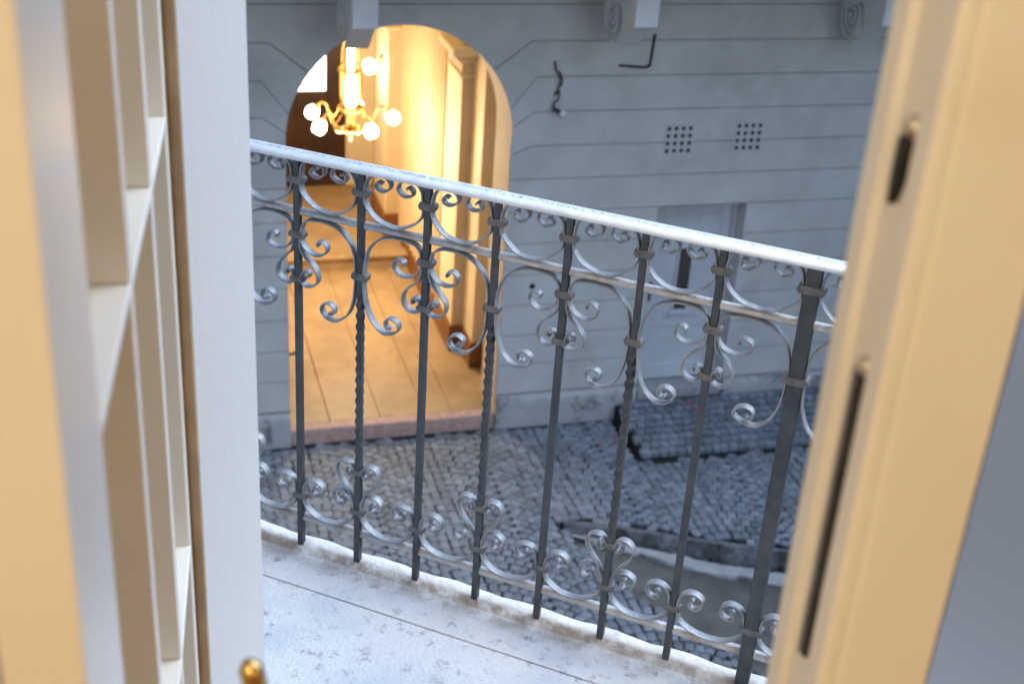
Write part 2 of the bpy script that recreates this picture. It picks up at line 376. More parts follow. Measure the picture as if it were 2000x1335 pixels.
# ------------------------------------------------------------------ house across the court
HOUSE = thing('courtyard_house', FB @ Vector((2.37, 0, 0)), 'grey rusticated courtyard house with lit arched passage and scroll consoles', 'house')
AC, AZ_, AR = 2.37, 3.18, 1.055
AL, ARt = AC-AR, AC+AR
D0, D1, DZ0, DZ1 = 4.99, 5.955, .335, 2.41
XA, XB, ZT = -6.0, 14.0, 15.0
wall = MB(); yb = .012
def sheet(x0, x1, z0, z1, y=yb): wall.add([(x0, y, z0), (x1, y, z0), (x1, y, z1), (x0, y, z1)], [(0, 1, 2, 3)], FB)
sheet(XA, AL, 0-.1, 4.3); sheet(XA, XB, 4.3, ZT); sheet(ARt, D0, -.1, 4.3); sheet(D1, XB, -.1, 4.3); sheet(D0, D1, DZ1, 4.3); sheet(D0, D1, -.1, DZ0)
arc = [(AC+AR*math.cos(math.pi*i/40), AZ_+AR*math.sin(math.pi*i/40)) for i in range(41)]     # right to left
top = arc + [(AL, 4.3), (ARt, 4.3)]
for i in range(40):
    (xa, za), (xb, zb) = arc[i], arc[i+1]
    wall.add([(xa, yb, za), (xb, yb, zb), (xb, yb, 4.3), (xa, yb, 4.3)], [(0, 1, 2, 3)], FB)
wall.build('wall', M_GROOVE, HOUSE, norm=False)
rev = MB(); path = [(ARt, .10)] + arc + [(AL, .10)]; DP = .57
for i in range(len(path)-1):
    (xa, za), (xb, zb) = path[i], path[i+1]
    rev.add([(xa, .0, za), (xb, .0, zb), (xb, DP, zb), (xa, DP, za)], [(0, 1, 2, 3)], FB, True)
rev.build('arch_reveal', M_REVEAL, HOUSE, norm=False)
# stucco bands with real joints; those by the arch bend down to its edge
H0, HS, G = 4.084, .3347, .0052
def zk(k): return H0 - HS*k
BR = {0: ((3.56, 0), math.radians(37)), 1: ((3.63, 0), math.radians(14)), 2: ((3.63, 0), None), 3: ((3.62, 0), None)}
def groove_path(k, side, d):
    """points from the arch edge outwards for groove k, shifted by d in height"""
    z = zk(k)+d; mir = (lambda x: x if side > 0 else 2*AC-x)
    if k in BR:
        bx = BR[k][0][0]; a = BR[k][1]
        if a is not None:
            ex, ez = AC+AR*math.cos(a), AZ_+AR*math.sin(a)+d
            ex = AC+math.sqrt(max(0, AR*AR-(ez-AZ_)**2))
        else: ex, ez = ARt, z-(.15 if k == 2 else .09)
        return [(mir(ex), ez), (mir(bx), z)]
    return [(mir(ARt), z)]
def band(pts): MB().prism(FB, pts, 0, yb+.02).build('stucco_band', M_STUCCO, HOUSE, bevel=.004, seg=1, ang=.9)
for k in (-4, -3, -2): band([(XA, zk(k)-G), (XB, zk(k)-G), (XB, zk(k+1)+G), (XA, zk(k+1)+G)])
r0, l0 = groove_path(0, 1, G), groove_path(0, -1, G)
crown = [p for p in arc if r0[0][1] < p[1]]
band([(XA, zk(-1)-G), (XB, zk(-1)-G), (XB, zk(0)+G)] + r0[::-1] + crown + l0 + [(XA, zk(0)+G)])
for k in range(0, 11):
    for side in (1, -1):
        tp, bt = groove_path(k, side, -G), groove_path(k+1, side, G)
        mid = []
        if tp[0][1] > AZ_:
            za, zb = tp[0][1], max(bt[0][1], AZ_)
            for t in range(1, 6):
                z = za+(zb-za)*t/6; mid.append((AC+side*math.sqrt(max(0, AR*AR-(z-AZ_)**2)), z))
            if bt[0][1] < AZ_: mid.append((AC+side*AR, AZ_))
        xo = XB if side > 0 else XA
        zb_ = zk(k+1)+G
        if side > 0 and k >= 5:
            band([(ARt, zk(k)-G), (D0, zk(k)-G), (D0, zb_), (ARt, zb_)]); band([(D1, zk(k)-G), (XB, zk(k)-G), (XB, zb_), (D1, zb_)])
        else: band(tp + [(xo, zk(k)-G)] + [(xo, zb_)] + bt[::-1] + mid[::-1])
# plinth
for x0, x1 in ((XA, AL), (ARt, D0-.02), (D1+.02, XB)):
    prof = [(0.02, -.05), (-.05, -.05), (-.052, .30), (-.046, .345), (-.028, .372), (0.02, .385)]
    MB().prism(FB, prof, x0, x1, 'x').build('plinth', M_PLINTH, HOUSE, bevel=.006, seg=2, ang=.9)
# scroll consoles and the gallery they carry
def console(x0):
    wd = .215; c = (-.245, 4.345); R_ = .235
    prof = [(.02, 4.95), (-.80, 4.95), (-.80, 4.40)]
    for t in catmull([(-.80, 4.40, 0), (-.70, 4.375, 0), (-.58, 4.30, 0), (-.46, 4.20, 0), (-.36, 4.125, 0)], 4)[1:]: prof.append((t.x, t.y))
    for i in range(15):
        a = math.radians(-105 - i*9); prof.append((c[0]+R_*math.cos(a)*1.0, c[1]+R_*math.sin(a)))
    prof += [(.02, 4.36)]
    o = MB().prism(FB, prof, x0, x0+wd, 'x').build('console', M_WHITEP, HOUSE, bevel=.006, seg=1, ang=.8)
    for side, xx in ((-1, x0), (1, x0+wd)):                       # volute raised on the cheek
        pts = []
        for i in range(70):
            a = -1.9 + i*.24; r = .205*(1-i/74)
            pts.append((xx+side*.002, c[0]+r*math.cos(a), c[1]+.02+r*math.sin(a)))
        MB().tube(FB, pts, .013, 6).build('volute', M_WHITEP, o, norm=False)
for x0 in (1.775, 4.225, 6.63, -.66, 9.05): console(x0)
MB().box(FB, XA, XB, -1.25, .02, 4.955, 5.13).build('gallery_slab', M_WHITEP, HOUSE, bevel=.02)
MB().box(FB, XA, XB, -1.32, -1.2, 5.05, 5.17).build('gallery_edge', M_WHITEP, HOUSE, bevel=.03)
# black L painted as the shadow gap of a closed hatch beside a console
hx, hz = 4.335, 3.83
MB().prism(FB, [(4.42, 3.835), (4.70, 3.812), (4.745, 3.835), (4.765, 4.14), (4.735, 4.14), (4.72, 3.858), (4.69, 3.838), (4.42, 3.86)], -.004, .006).build('hatch_gap_shadow', M_VOID, HOUSE)
# yard door in its recess
RD = .2
rec = MB()
rec.add([(D0, 0, DZ0), (D0, RD, DZ0), (D0, RD, DZ1), (D0, 0, DZ1)], [(0, 1, 2, 3)], FB)
rec.add([(D1, 0, DZ0), (D1, RD, DZ0), (D1, RD, DZ1), (D1, 0, DZ1)], [(0, 1, 2, 3)], FB)
rec.add([(D0, 0, DZ1), (D1, 0, DZ1), (D1, RD, DZ1), (D0, RD, DZ1)], [(0, 1, 2, 3)], FB)
rec.build('door_reveal', M_STUCCO, HOUSE, norm=False)
MB().box(FB, D0, D1, -.03, RD, DZ0-.13, DZ0).build('door_step', M_CONC_L, HOUSE, bevel=.01)
dr_ = MB()
for x0, x1, z0, z1 in ((D0, D0+.05, DZ0, DZ1), (D1-.05, D1, DZ0, DZ1), (D0+.05, D1-.05, DZ1-.05, DZ1)): dr_.box(FB, x0, x1, RD-.04, RD+.03, z0, z1)
DOOR = dr_.build('yard_door', M_DOORW, HOUSE, bevel=.004)
mb = MB().box(FB, D0+.05, D1-.05, RD+.0, RD+.045, DZ0+.005, DZ1-.05); mb.build('door_leaf', M_DOORW, DOOR, bevel=.003)
mb = MB(); fy = RD-.012                                           # raised frame of the leaf and its diagonal boarding
lx0, lx1, lz0, lz1 = D0+.055, D1-.055, DZ0+.01, DZ1-.055
for b_ in ((lx0, lx0+.10, lz0, lz1), (lx1-.10, lx1, lz0, lz1), (lx0+.1, lx1-.1, lz1-.11, lz1), (lx0+.1, lx1-.1, lz0, lz0+.17), (lx0+.1, lx1-.1, lz0+.62, lz0+.70)):
    mb.box(FB, b_[0], b_[1], fy, RD+.003, b_[2], b_[3])
mb.build('leaf_frame', M_DOORW, DOOR, bevel=.004)
wx0, wx1, wz0, wz1 = 5.375, 5.515, 1.16, 1.86
def strip_clip(poly, f):                                          # clip polygon by half plane f>=0
    out = []
    for i in range(len(poly)):
        p, q = poly[i-1], poly[i]; fp, fq = f(p), f(q)
        if (fp >= 0) != (fq >= 0):
            t = fp/(fp-fq); out.append((p[0]+(q[0]-p[0])*t, p[1]+(q[1]-p[1])*t))
        if fq >= 0: out.append(q)
    return out
px0, px1, pz0, pz1 = lx0+.105, lx1-.105, lz0+.705, lz1-.115
for side in (0, 1):
    xa, xb = (px0, wx0-.03) if side == 0 else (wx1+.03, px1)
    for i in range(-8, 30):
        base = [(xa, pz0), (xb, pz0), (xb, pz1), (xa, pz1)]; sg = 1
        c0 = i*.085
        g1 = lambda p: (p[1]-pz0) - sg*(p[0]-px0) - c0 - .004
        g2 = lambda p: c0+.081 - ((p[1]-pz0) - sg*(p[0]-px0))
        pl = strip_clip(strip_clip(base, g1), g2)
        if len(pl) >= 3: MB().prism(FB, pl, RD-.006, RD+.003).build('diagonal_board', M_DOORW, DOOR)
MB().box(FB, wx0, wx1, RD-.004, RD+.004, wz0, wz1).build('door_pane', M_DWIN, DOOR)
mb = MB()
for b_ in ((wx0-.025, wx0, wz0-.02, wz1+.02), (wx1, wx1+.025, wz0-.02, wz1+.02), (wx0, wx1, wz1, wz1+.02)): mb.box(FB, b_[0], b_[1], RD-.02, RD+.004, b_[2], b_[3])
mb.box(FB, wx0-.05, wx1+.05, RD-.04, RD+.004, wz0-.05, wz0-.02)
mb.build('pane_frame', M_DOORW, DOOR, bevel=.003)
mb = MB().box(FB, 5.075, 5.10, RD-.02, RD-.008, 1.28, 1.50); mb.tube(FB, [(5.088, RD-.02, 1.43), (5.088, RD-.06, 1.43), (5.17, RD-.065, 1.43)], .009)
mb.build('door_handle', M_DARK, DOOR)
# passage behind the arch
MB().box(FB, AL, ARt, -.015, .12, -.05, .185).build('threshold', M_PINK, HOUSE, bevel=.012)
pw = MB(); FZ, CEIL = .18, 4.75
def vwall(mbx, pts, z0=FZ, z1=CEIL):
    for (xa, ya), (xb, yb2) in zip(pts, pts[1:]):
        mbx.add([(xa, ya, z0), (xb, yb2, z0), (xb, yb2, z1), (xa, ya, z1)], [(0, 1, 2, 3)], FB)
S1, S2 = 1.05, 1.5
vwall(pw, [(ARt, DP), (3.56, DP), (3.56, S1)]); vwall(pw, [(3.43, S1), (3.43, S2)]); vwall(pw, [(3.30, S2), (3.30, 4.55)]); vwall(pw, [(3.30, 5.4), (3.30, 8.0)])
vwall(pw, [(3.12, 4.55), (3.12, 5.4)])
pw.build('passage_wall', M_CREAM, HOUSE, norm=False)
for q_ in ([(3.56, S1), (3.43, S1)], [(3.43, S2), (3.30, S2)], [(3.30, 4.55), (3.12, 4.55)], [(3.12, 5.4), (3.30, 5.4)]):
    pt = MB(); vwall(pt, q_); pt.build('pilaster_shaded_face', M_TAN, HOUSE, norm=False)  # camera-facing steps painted tan for the shade they stand in
for i in range(13):                                               # shallow vertical reeds on the passage wall
    y = 2.15+i*.185
    MB().prism(FB, [(3.298, y), (3.272, y+.02), (3.265, y+.05), (3.272, y+.08), (3.298, y+.1)], FZ+.30, CEIL-.02, 'z').build('wall_reed', M_TAN, HOUSE)
lw = MB(); vwall(lw, [(AL, DP), (1.22, DP), (1.22, 8.0)]); lw.build('passage_side_wall', M_CREAM, HOUSE, norm=False)
MB().box(FB, 1.22, 3.56, DP, 8.0, CEIL, CEIL+.1).build('passage_ceiling', M_CREAM, HOUSE)
for (x0, x1, y0, y1) in ((3.53, 3.57, DP, S1), (3.40, 3.57, S1-.03, S1+.0), (3.40, 3.43, S1, S2), (3.27, 3.43, S2-.03, S2), (3.27, 3.30, S2, 4.5), (3.08, 3.31, 4.52, 4.56), (3.08, 3.12, 4.56, 5.43), (3.27, 3.30, 5.44, 6.4)):
    zt = FZ+.30 if x0 < 3.5 else FZ+.24
    if y0 > 4.4: zt += .15
    MB().box(FB, x0, x1, y0, y1, FZ, zt).build('skirting', M_BROWN, HOUSE)
for (x, s_, z) in ((3.30, S2, 3.32), (3.12, 4.55, 3.05)):         # pilaster capitals
    L_ = .55
    for i, (p, z0, z1) in enumerate(((.03, 0, .035), (.012, .035, .16), (.05, .16, .20), (.09, .20, .25), (.14, .25, .33))):
        MB().box(FB, x-p, x+.14, s_-p, s_+L_, z+z0, z+z1).build('capital_moulding', M_TAN if i % 2 else M_CREAM, HOUSE, bevel=.008)
bw = MB(); YB = 6.5
def bsheet(x0, x1, z0, z1): bw.add([(x0, YB, z0), (x1, YB, z0), (x1, YB, z1), (x0, YB, z1)], [(0, 1, 2, 3)], FB)
bsheet(2.90, 3.30, FZ, CEIL); bsheet(1.22, 2.90, 3.0, CEIL)
bw.build('passage_end_wall', M_CREAM, HOUSE, norm=False)
gt = MB().box(FB, 1.22, 2.90, YB+.0, YB+.08, FZ+.15, 3.0); GATE = gt.build('street_gate', M_GATE, HOUSE)
for (x0, x1, z0, z1) in ((1.24, 1.42, .36, 2.98), (1.92, 2.20, .36, 2.98), (2.62, 2.88, .36, 2.98), (1.42, 1.92, .36, .62), (2.20, 2.62, .36, .62), (1.42, 1.92, 1.45, 1.72), (2.20, 2.62, 1.45, 1.72), (2.20, 2.62, 2.72, 2.98), (1.42, 1.92, 2.72, 2.98)):
    MB().box(FB, x0, x1, YB-.045, YB-.002, z0, z1).build('gate_rail', M_GATE, GATE, bevel=.008)
for (x0, x1) in ((1.42, 1.92), (2.20, 2.62)):
    P_ = MB().box(FB, x0, x1, YB-.012, YB-.004, 1.72, 2.72).build('lace_pane', M_LACE, GATE)
    mb = MB()
    for i in range(1, 5): mb.box(FB, x0+i*(x1-x0)/5-.006, x0+i*(x1-x0)/5+.006, YB-.02, YB-.013, 1.72, 2.72)
    for i in range(1, 9): mb.box(FB, x0, x1, YB-.028, YB-.0205, 1.72+i*.111-.006, 1.72+i*.111+.006)
    mb.build('lace_grille', M_SMALLW, P_)
# passage floor of large worn slabs
PF = MB().box(FB, 1.22, 3.56, .12, 8.0, FZ-.09, FZ-.03).build('passage_floor', M_BED); tag(PF, 'worn ochre stone floor of the lit passage', None, None, 'structure')
lats = [1.22, 1.735, 2.25, 2.72, 3.0, 3.56]; rr = random.Random(5)
for i in range(len(lats)-1):
    y = .125
    while y < 3.84:
        y2 = min(3.845, y + (1.9 if i == 0 and y < .2 else 3.8))
        if 3.845-y2 < .3: y2 = 3.845
        g_ = .007 if i == 0 else .003
        MB().box(FB, lats[i]+g_*.4, lats[i+1]-g_, y+.0035, y2-.0035, FZ-.025, FZ-rr.uniform(0, .003)).build('floor_slab', M_FLOORP, PF, bevel=.003, seg=1)
        y = y2
MB().box(FB, 1.22, 3.30, 3.85, 6.5, FZ-.03, FZ+.15).build('landing_step', M_FLOORP, PF, bevel=.01)
MB().box(FB, 1.22, 3.30, 3.80, 4.05, FZ+.152, FZ+.19).build('step_tread', M_FLOORP, PF, bevel=.012)
# hook on the arch jamb and a black disc painted as a hole's darkness
MB().tube(FB, [(1.30, .04, 1.02), (1.36, .03, 1.03), (1.395, .02, 1.06), (1.40, .02, 1.09)], .014, 8).build('jamb_hook', M_DARK, HOUSE)
MB().lathe(FB @ Matrix.Translation((3.735, -.004, 1.62)) @ Matrix.Rotation(math.pi/2, 4, 'X'), [(.001, -.006), (.028, -.006), (.03, 0), (.001, .001)], 14).build('wall_hole_dark', M_VOID, HOUSE)
# perforated vents
def vent(x, z, lab):
    t = thing('vent_grille', FB @ Vector((x, 0, z-.14)), lab, 'vent', 'perforated wall vents')
    c = .075; n = 20; r = .022; pl = MB(); holes = MB(); yf, yk = -.005, .009
    for i in range(4):
        for j in range(4):
            cx, cz = x+(i-1.5)*c, z+(j-1.5)*c; vs = []
            for k in range(n):
                a = 2*math.pi*k/n; q = max(abs(math.cos(a)), abs(math.sin(a)))
                vs.append((cx+c/2*math.cos(a)/q, yf, cz+c/2*math.sin(a)/q))
            for k in range(n): a = 2*math.pi*k/n; vs.append((cx+r*math.cos(a), yf, cz+r*math.sin(a)))
            for k in range(n): a = 2*math.pi*k/n; vs.append((cx+r*math.cos(a), yk, cz+r*math.sin(a)))
            fs = [(k, (k+1) % n, n+(k+1) % n, n+k) for k in range(n)] + [(n+k, n+(k+1) % n, 2*n+(k+1) % n, 2*n+k) for k in range(n)]
            pl.add(vs, fs, FB)
            MB().add([(cx+r*1.0*math.cos(2*math.pi*k/n), -.0025, cz+r*math.sin(2*math.pi*k/n)) for k in range(n)], [tuple(range(n))], FB).build('vent_hole_dark', M_VOID, t, norm=False)  # black disc just inside the plate paints the hole's dark depth
    h = 2*c
    for (x0, x1, z0, z1) in ((x-h, x+h, z+h, z+h), (x-h, x+h, z-h, z-h)): pl.add([(x0, yf, z0), (x1, yf, z0), (x1, .01, z0), (x0, .01, z0)], [(0, 1, 2, 3)], FB)
    for xx in (x-h, x+h): pl.add([(xx, yf, z-h), (xx, yf, z+h), (xx, .01, z+h), (xx, .01, z-h)], [(0, 1, 2, 3)], FB)
    pl.build('plate', M_STUCCO, t, norm=False)
vent(5.12, 3.105, 'square perforated vent in the grey wall, nearer the dangling bulb')
vent(5.86, 3.115, 'square perforated vent in the grey wall, farther from the dangling bulb')
# dangling bulb on its loose cable
t = thing('hanging_bulb', FB @ Vector((3.85, 0, 3.42)), 'loose black cable with small white bulb dangling on the grey wall', 'bulb')
zz = lambda px, py: (px, py)
cab = [(3.79, -.01, 3.90), (3.80, -.03, 3.83), (3.845, -.04, 3.74), (3.835, -.03, 3.64), (3.81, -.02, 3.58), (3.845, -.04, 3.62), (3.835, -.05, 3.55), (3.80, -.03, 3.50), (3.81, -.03, 3.45)]
MB().tube(FB, catmull(cab, 6), .009, 6).build('cable', M_CABLE, t, norm=False)
MB().tube(FB, catmull([(3.84, -.02, 3.80), (3.87, -.035, 3.71), (3.835, -.03, 3.64)], 6), .007, 6).build('cable', M_CABLE, t, norm=False)
MB().tube(FB, [(3.80, -.03, 3.452), (3.83, -.04, 3.44), (3.86, -.045, 3.425)], .02, 10).build('socket', M_CABLE, t, norm=False)
Mx = FB @ Matrix.Translation((3.865, -.045, 3.423)) @ Matrix.Rotation(math.radians(115), 4, 'Y')
MB().lathe(Mx, [(.012, 0), (.026, .02), (.03, .04), (.024, .062), (.008, .072)], 12).build('bulb', M_SMALLW, t)

# unseen wings added on both sides to block the bright horizon sky
for nm, x0, x1, lab in (('sky_block_wing', -6.6, -6.0, 'unseen grey wing added to block low sky light on the passage side'), ('sky_block_wing', 11.0, 11.6, 'unseen grey wing added to block low sky light beyond the yard door')):
    t = thing(nm, FB @ Vector(((x0+x1)/2, -5, 0)), lab, 'house')
    MB().box(FB, x0, x1, -14, -.0, -.1, 9.0).build('wall', M_STUCCO, t)
    mb = MB().box(FB, x0-.1, x1+.1, -14, -.0, 9.0, 9.25).build('cornice', M_WHITEP, t, bevel=.05)
# ------------------------------------------------------------------ chandelier and sconce (lit)
CP = Vector((2.345, 2.7, 0)); CH0 = CZ-4.52
CH = thing('chandelier', FB @ Vector((CP.x, CP.y, CH0-.25)), 'lit brass chandelier with glowing glass shades hanging in the arched passage', 'chandelier')
FC = FB @ Matrix.Translation((CP.x, CP.y, CH0))
MB().tube(FC, [(0, 0, 1.02), (0, 0, 2.1)], .012, 8).build('suspension_rod', M_DBRASS, CH, norm=False)
for i in range(4):
    a = math.pi/4+i*math.pi/2; c, s_ = math.cos(a), math.sin(a)
    MB().tube(FC, catmull([(.02*c, .02*s_, 1.04), (.06*c, .06*s_, .92), (.115*c, .115*s_, .72), (.125*c, .125*s_, .55)], 5), .008, 6).build('cage_rod', M_BRASS, CH, norm=False)
    MB().tube(FC, [(.125*c, .125*s_, .55), (.13*c, .13*s_, .44), (.13*c, .13*s_, .28), (.12*c, .12*s_, .10)], .016, 8, lambda t: .7+.6*math.sin(t*math.pi)).build('cage_column', M_BRASS, CH, norm=False)
MB().lathe(FC, [(.001, .90), (.05, .91), (.06, .95), (.03, 1.0), (.015, 1.05), (.001, 1.06)], 16).build('crown', M_DBRASS, CH)
for z, r in ((.52, .135), (.09, .14), (-.16, .10)):
    MB().lathe(FC, [(r-.012, z-.02), (r+.005, z-.02), (r+.01, z), (r+.005, z+.02), (r-.012, z+.02), (r-.012, z-.02)], 24).build('ring', M_BRASS, CH)
MB().lathe(FC, [(.001, .10), (.05, .11), (.075, .19), (.08, .27), (.07, .34), (.045, .40), (.036, .5), (.036, .80), (.001, .81)], 18).build('centre_lamp', M_BULBW, CH)
MB().lathe(FC, [(.001, -.30), (.012, -.28), (.025, -.24), (.014, -.2), (.03, -.16), (.07, -.12), (.03, -.05), (.018, .05), (.03, .09)], 16).build('stem', M_BRASS, CH)
for i in range(5):
    a = math.radians(72*i); c, s_ = math.cos(a), math.sin(a)
    zt = .06 if i in (0, 1, 2) else .0
    P = lambda r, z: (r*c, r*s_, z)
    arm = MB().tube(FC, catmull([P(.04, -.14), P(.15, -.16), P(.24, -.11), P(.27, .0), P(.31, .085), P(.37, .09), P(.41, .05)], 6), .012, 8).build('arm', M_BRASS, CH, norm=False)
    MB().tube(FC, catmull([P(.06, .02), P(.14, .04), P(.20, -.03), P(.25, -.06)], 5), .007, 6).build('arm_scroll', M_BRASS, arm, norm=False)
    Mx = FC @ Matrix.Translation(P(.41, .05)) @ Matrix.Rotation(a, 4, 'Z') @ Matrix.Rotation(math.radians(142), 4, 'Y')
    MB().lathe(Mx, [(.001, -.01), (.03, 0), (.035, .03), (.02, .04)], 12).build('gallery_cap', M_BRASS, arm)
    MB().lathe(Mx, [(.03, .03), (.062, .06), (.078, .11), (.07, .15), (.052, .18), (.001, .185)], 16).build('glass_shade', M_BULB, arm)
def plight(name, M_, e, rad, parent):
    l = bpy.data.lights.new(name, 'POINT'); l.energy = e; l.shadow_soft_size = rad; l.color = (1, .80, .55)
    o = bpy.data.objects.new(name, l); COL.objects.link(o); o.location = M_; o.parent = parent; o.matrix_parent_inverse = Matrix.Translation(parent.location).inverted()
plight('chandelier_light', FC @ Vector((0, 0, -.42)), 38, .25, CH)
SCN = thing('wall_sconce', FB @ Vector((3.12, 4.95, CZ-4.6)), 'lit brass wall lamp with round shade on the passage pilaster', 'wall lamp')
FS = FB @ Matrix.Translation((3.12, 4.95, CZ-4.5))
MB().lathe(FS @ Matrix.Rotation(-math.pi/2, 4, 'Y'), [(.001, 0), (.07, 0), (.06, .02), (.02, .04), (.001, .04)], 16).build('rosette', M_DBRASS, SCN)
MB().tube(FS, catmull([(0, 0, 0), (-.08, -.02, -.12), (-.16, -.03, -.12), (-.20, -.04, -.02), (-.22, -.04, .02)], 6), .012, 8).build('arm', M_DBRASS, SCN, norm=False)
MB().lathe(FS @ Matrix.Translation((-.22, -.04, .0)) @ Matrix.Rotation(math.radians(150), 4, 'Y'), [(.02, 0), (.065, .03), (.095, .09), (.085, .15), (.05, .185), (.001, .19)], 16).build('glass_shade', M_BULB, SCN)
plight('sconce_light', FS @ Vector((-.36, -.1, -.2)), 5, .1, SCN)

# ------------------------------------------------------------------ balcony slab
BAL = thing('balcony', FR @ Vector((.5, -.4, -.2)), 'pale weathered stone balcony slab with rounded nosing and stains', 'balcony')
U0, U1, BB = -1.6, 2.6, 1.317-2.1257
mb = MB(); r = random.Random(11)
n = 160
for i in range(n+1):
    u = U0+(U1-U0)*i/n; j = .0016*math.sin(u*37)+r.uniform(-.0008, .0008); k = .002*math.sin(u*23)+r.uniform(-.001, .001)
    for (y, z) in ((-.028, -.005), (-.012, .004), (-.002, .009), (.012, .013), (.026, .011+j), (.036, .004+j), (.041+k, -.008), (.040+k, -.03), (.03, -.05)):
        mb.v.append(tuple(FR @ Vector((u, y, z+(j*.6 if y > 0 else 0)))))
m_ = 9
mb.f = [(i*m_+k, (i+1)*m_+k, (i+1)*m_+k+1, i*m_+k+1) for i in range(n) for k in range(m_-1)]; mb.sm = [True]*len(mb.f)
mb.build('nosing', M_NOSE, BAL)
GL = -.128                                                        # joint parallel to the edge
MB().box(FR, U0, U1, BB, GL-.0016, -.2, -.002).build('slab_stone', M_SLAB, BAL, bevel=.0012, seg=1)
MB().box(FR, U0, U1, GL+.0016, .028, -.2, -.002).build('slab_stone', M_SLAB, BAL, bevel=.0012, seg=1)
MB().box(FR, U0, U1, -.1, .02, -.32, -.2).build('slab_underside', M_WHITEP, BAL, bevel=.02)

# ------------------------------------------------------------------ wrought iron railing
RAIL = thing('balcony_railing', FR @ Vector((.45, 0, 0)), 'grey wrought iron balcony railing with scrolls, twisted bars and collars', 'railing')
S_ = .14248
def ribbon(name, pts, par, wd=.0175, th=.0042, n=6):
    c = catmull([(p[0], 0, p[1]) for p in pts], n); mb = MB(); vs = []; N_ = len(c)
    sec = [(-.5, -.28), (-.36, -.5), (.36, -.5), (.5, -.28), (.5, .28), (.36, .5), (-.36, .5), (-.5, .28)]
    for i, p in enumerate(c):
        t = (c[min(i+1, N_-1)]-c[max(i-1, 0)]).normalized(); nv = Vector((t.z, 0, -t.x))
        for (a, b) in sec: vs.append(p + Vector((0, wd*a, 0)) + nv*(th*b))
    fs = [(i*8+k, i*8+(k+1) % 8, (i+1)*8+(k+1) % 8, (i+1)*8+k) for i in range(N_-1) for k in range(8)]
    fs += [tuple(range(7, -1, -1)), tuple(range((N_-1)*8, N_*8))]
    mb.add(vs, fs, FR, True)
    o = mb.build(name, M_IRON, par)
    o.data.set_sharp_from_angle(angle=.9)
    return o
def jit(pts, rnd, s=.0009): return [(x+rnd.uniform(-s, s), z+rnd.uniform(-s, s)) for x, z in pts]
rb = random.Random(21)
hr = MB(); prof = [(-.021, .9165), (-.023, .9195), (-.021, .924), (-.013, .9285), (0, .9305), (.013, .9285), (.021, .924), (.023, .9195), (.021, .9165)]
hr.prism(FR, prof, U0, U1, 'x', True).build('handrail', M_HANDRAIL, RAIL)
for z, rr_, nm in ((.803, .0078, 'middle_rail'), (.078, .0085, 'bottom_rail')):
    MB().prism(FR, [(.0058+.0110*math.cos(2*math.pi*i/16), z+rr_*math.sin(2*math.pi*i/16)) for i in range(16)], U0, U1, 'x', True).build(nm, M_RAILP, RAIL)
TOPH = [(.0092, .872), (.0098, .884), (.0127, .8984), (.0205, .9105), (.035, .9155), (.051, .9135), (.0622, .905), (.0615, .893), (.0485, .8838), (.0355, .8865), (.0318, .8935), (.0352, .9005), (.041, .9015), (.0445, .8985)]
TOPU = [(.0092, .872), (.0094, .860), (.0128, .848), (.025, .8325), (.042, .821), (.058, .8160), (S_/2, .8148)]
ARCH = [(.0495, .7405), (.0462, .7425), (.0475, .748), (.054, .7512), (.0628, .7495), (.0688, .740), (.064, .7265), (.0475, .718), (.028, .7225), (.015, .735), (.0098, .748), (.0092, .757), (.0096, .766), (.0125, .778), (.0235, .789), (.042, .7935), (.068, .7935), (.092, .788), (.110, .776), (.1235, .758), (.1308, .737), (.1332, .715), (.1332, .696), (.1325, .67), (.1275, .637), (.114, .6045), (.0895, .585), (.067, .588), (.0548, .6015), (.059, .615), (.074, .6205), (.085, .612), (.083, .5995), (.0755, .5965), (.0725, .601)]
HEARTP = [(.0075, .748), (.0092, .728), (.018, .7125), (.034, .698), (.0455, .681), (.0463, .6635), (.036, .650), (.021, .647), (.0095, .6535), (.009, .662), (.0115, .673), (.019, .679), (.0262, .675), (.0265, .6685), (.0215, .6675)]
BOTH = [(.0092, .138), (.0098, .155), (.0125, .170), (.024, .1825), (.043, .1845), (.0578, .1725), (.0545, .154), (.039, .1475), (.0305, .1565), (.0345, .1665), (.0405, .164)]
BOTU = [(.0092, .138), (.0105, .125), (.019, .1085), (.0415, .0935), (S_/2, .0885)]
HEARTT = [(.0092, .150), (.0095, .165), (.021, .1885), (.042, .2145), (.0495, .242), (.039, .2585), (.0205, .259), (.0092, .246), (.0098, .2345), (.020, .2285), (.0275, .238), (.024, .2445)]
BARS = [(i*S_, 'P' if i % 2 == 0 else 'T') for i in range(-9, 7)] + [(1.0145, 'X')] + [(1.0145+.016+i*S_, 'P' if i % 2 else 'T') for i in range(1, 11)]
def curls(pts):   # bead at the tip of a scroll
    return pts
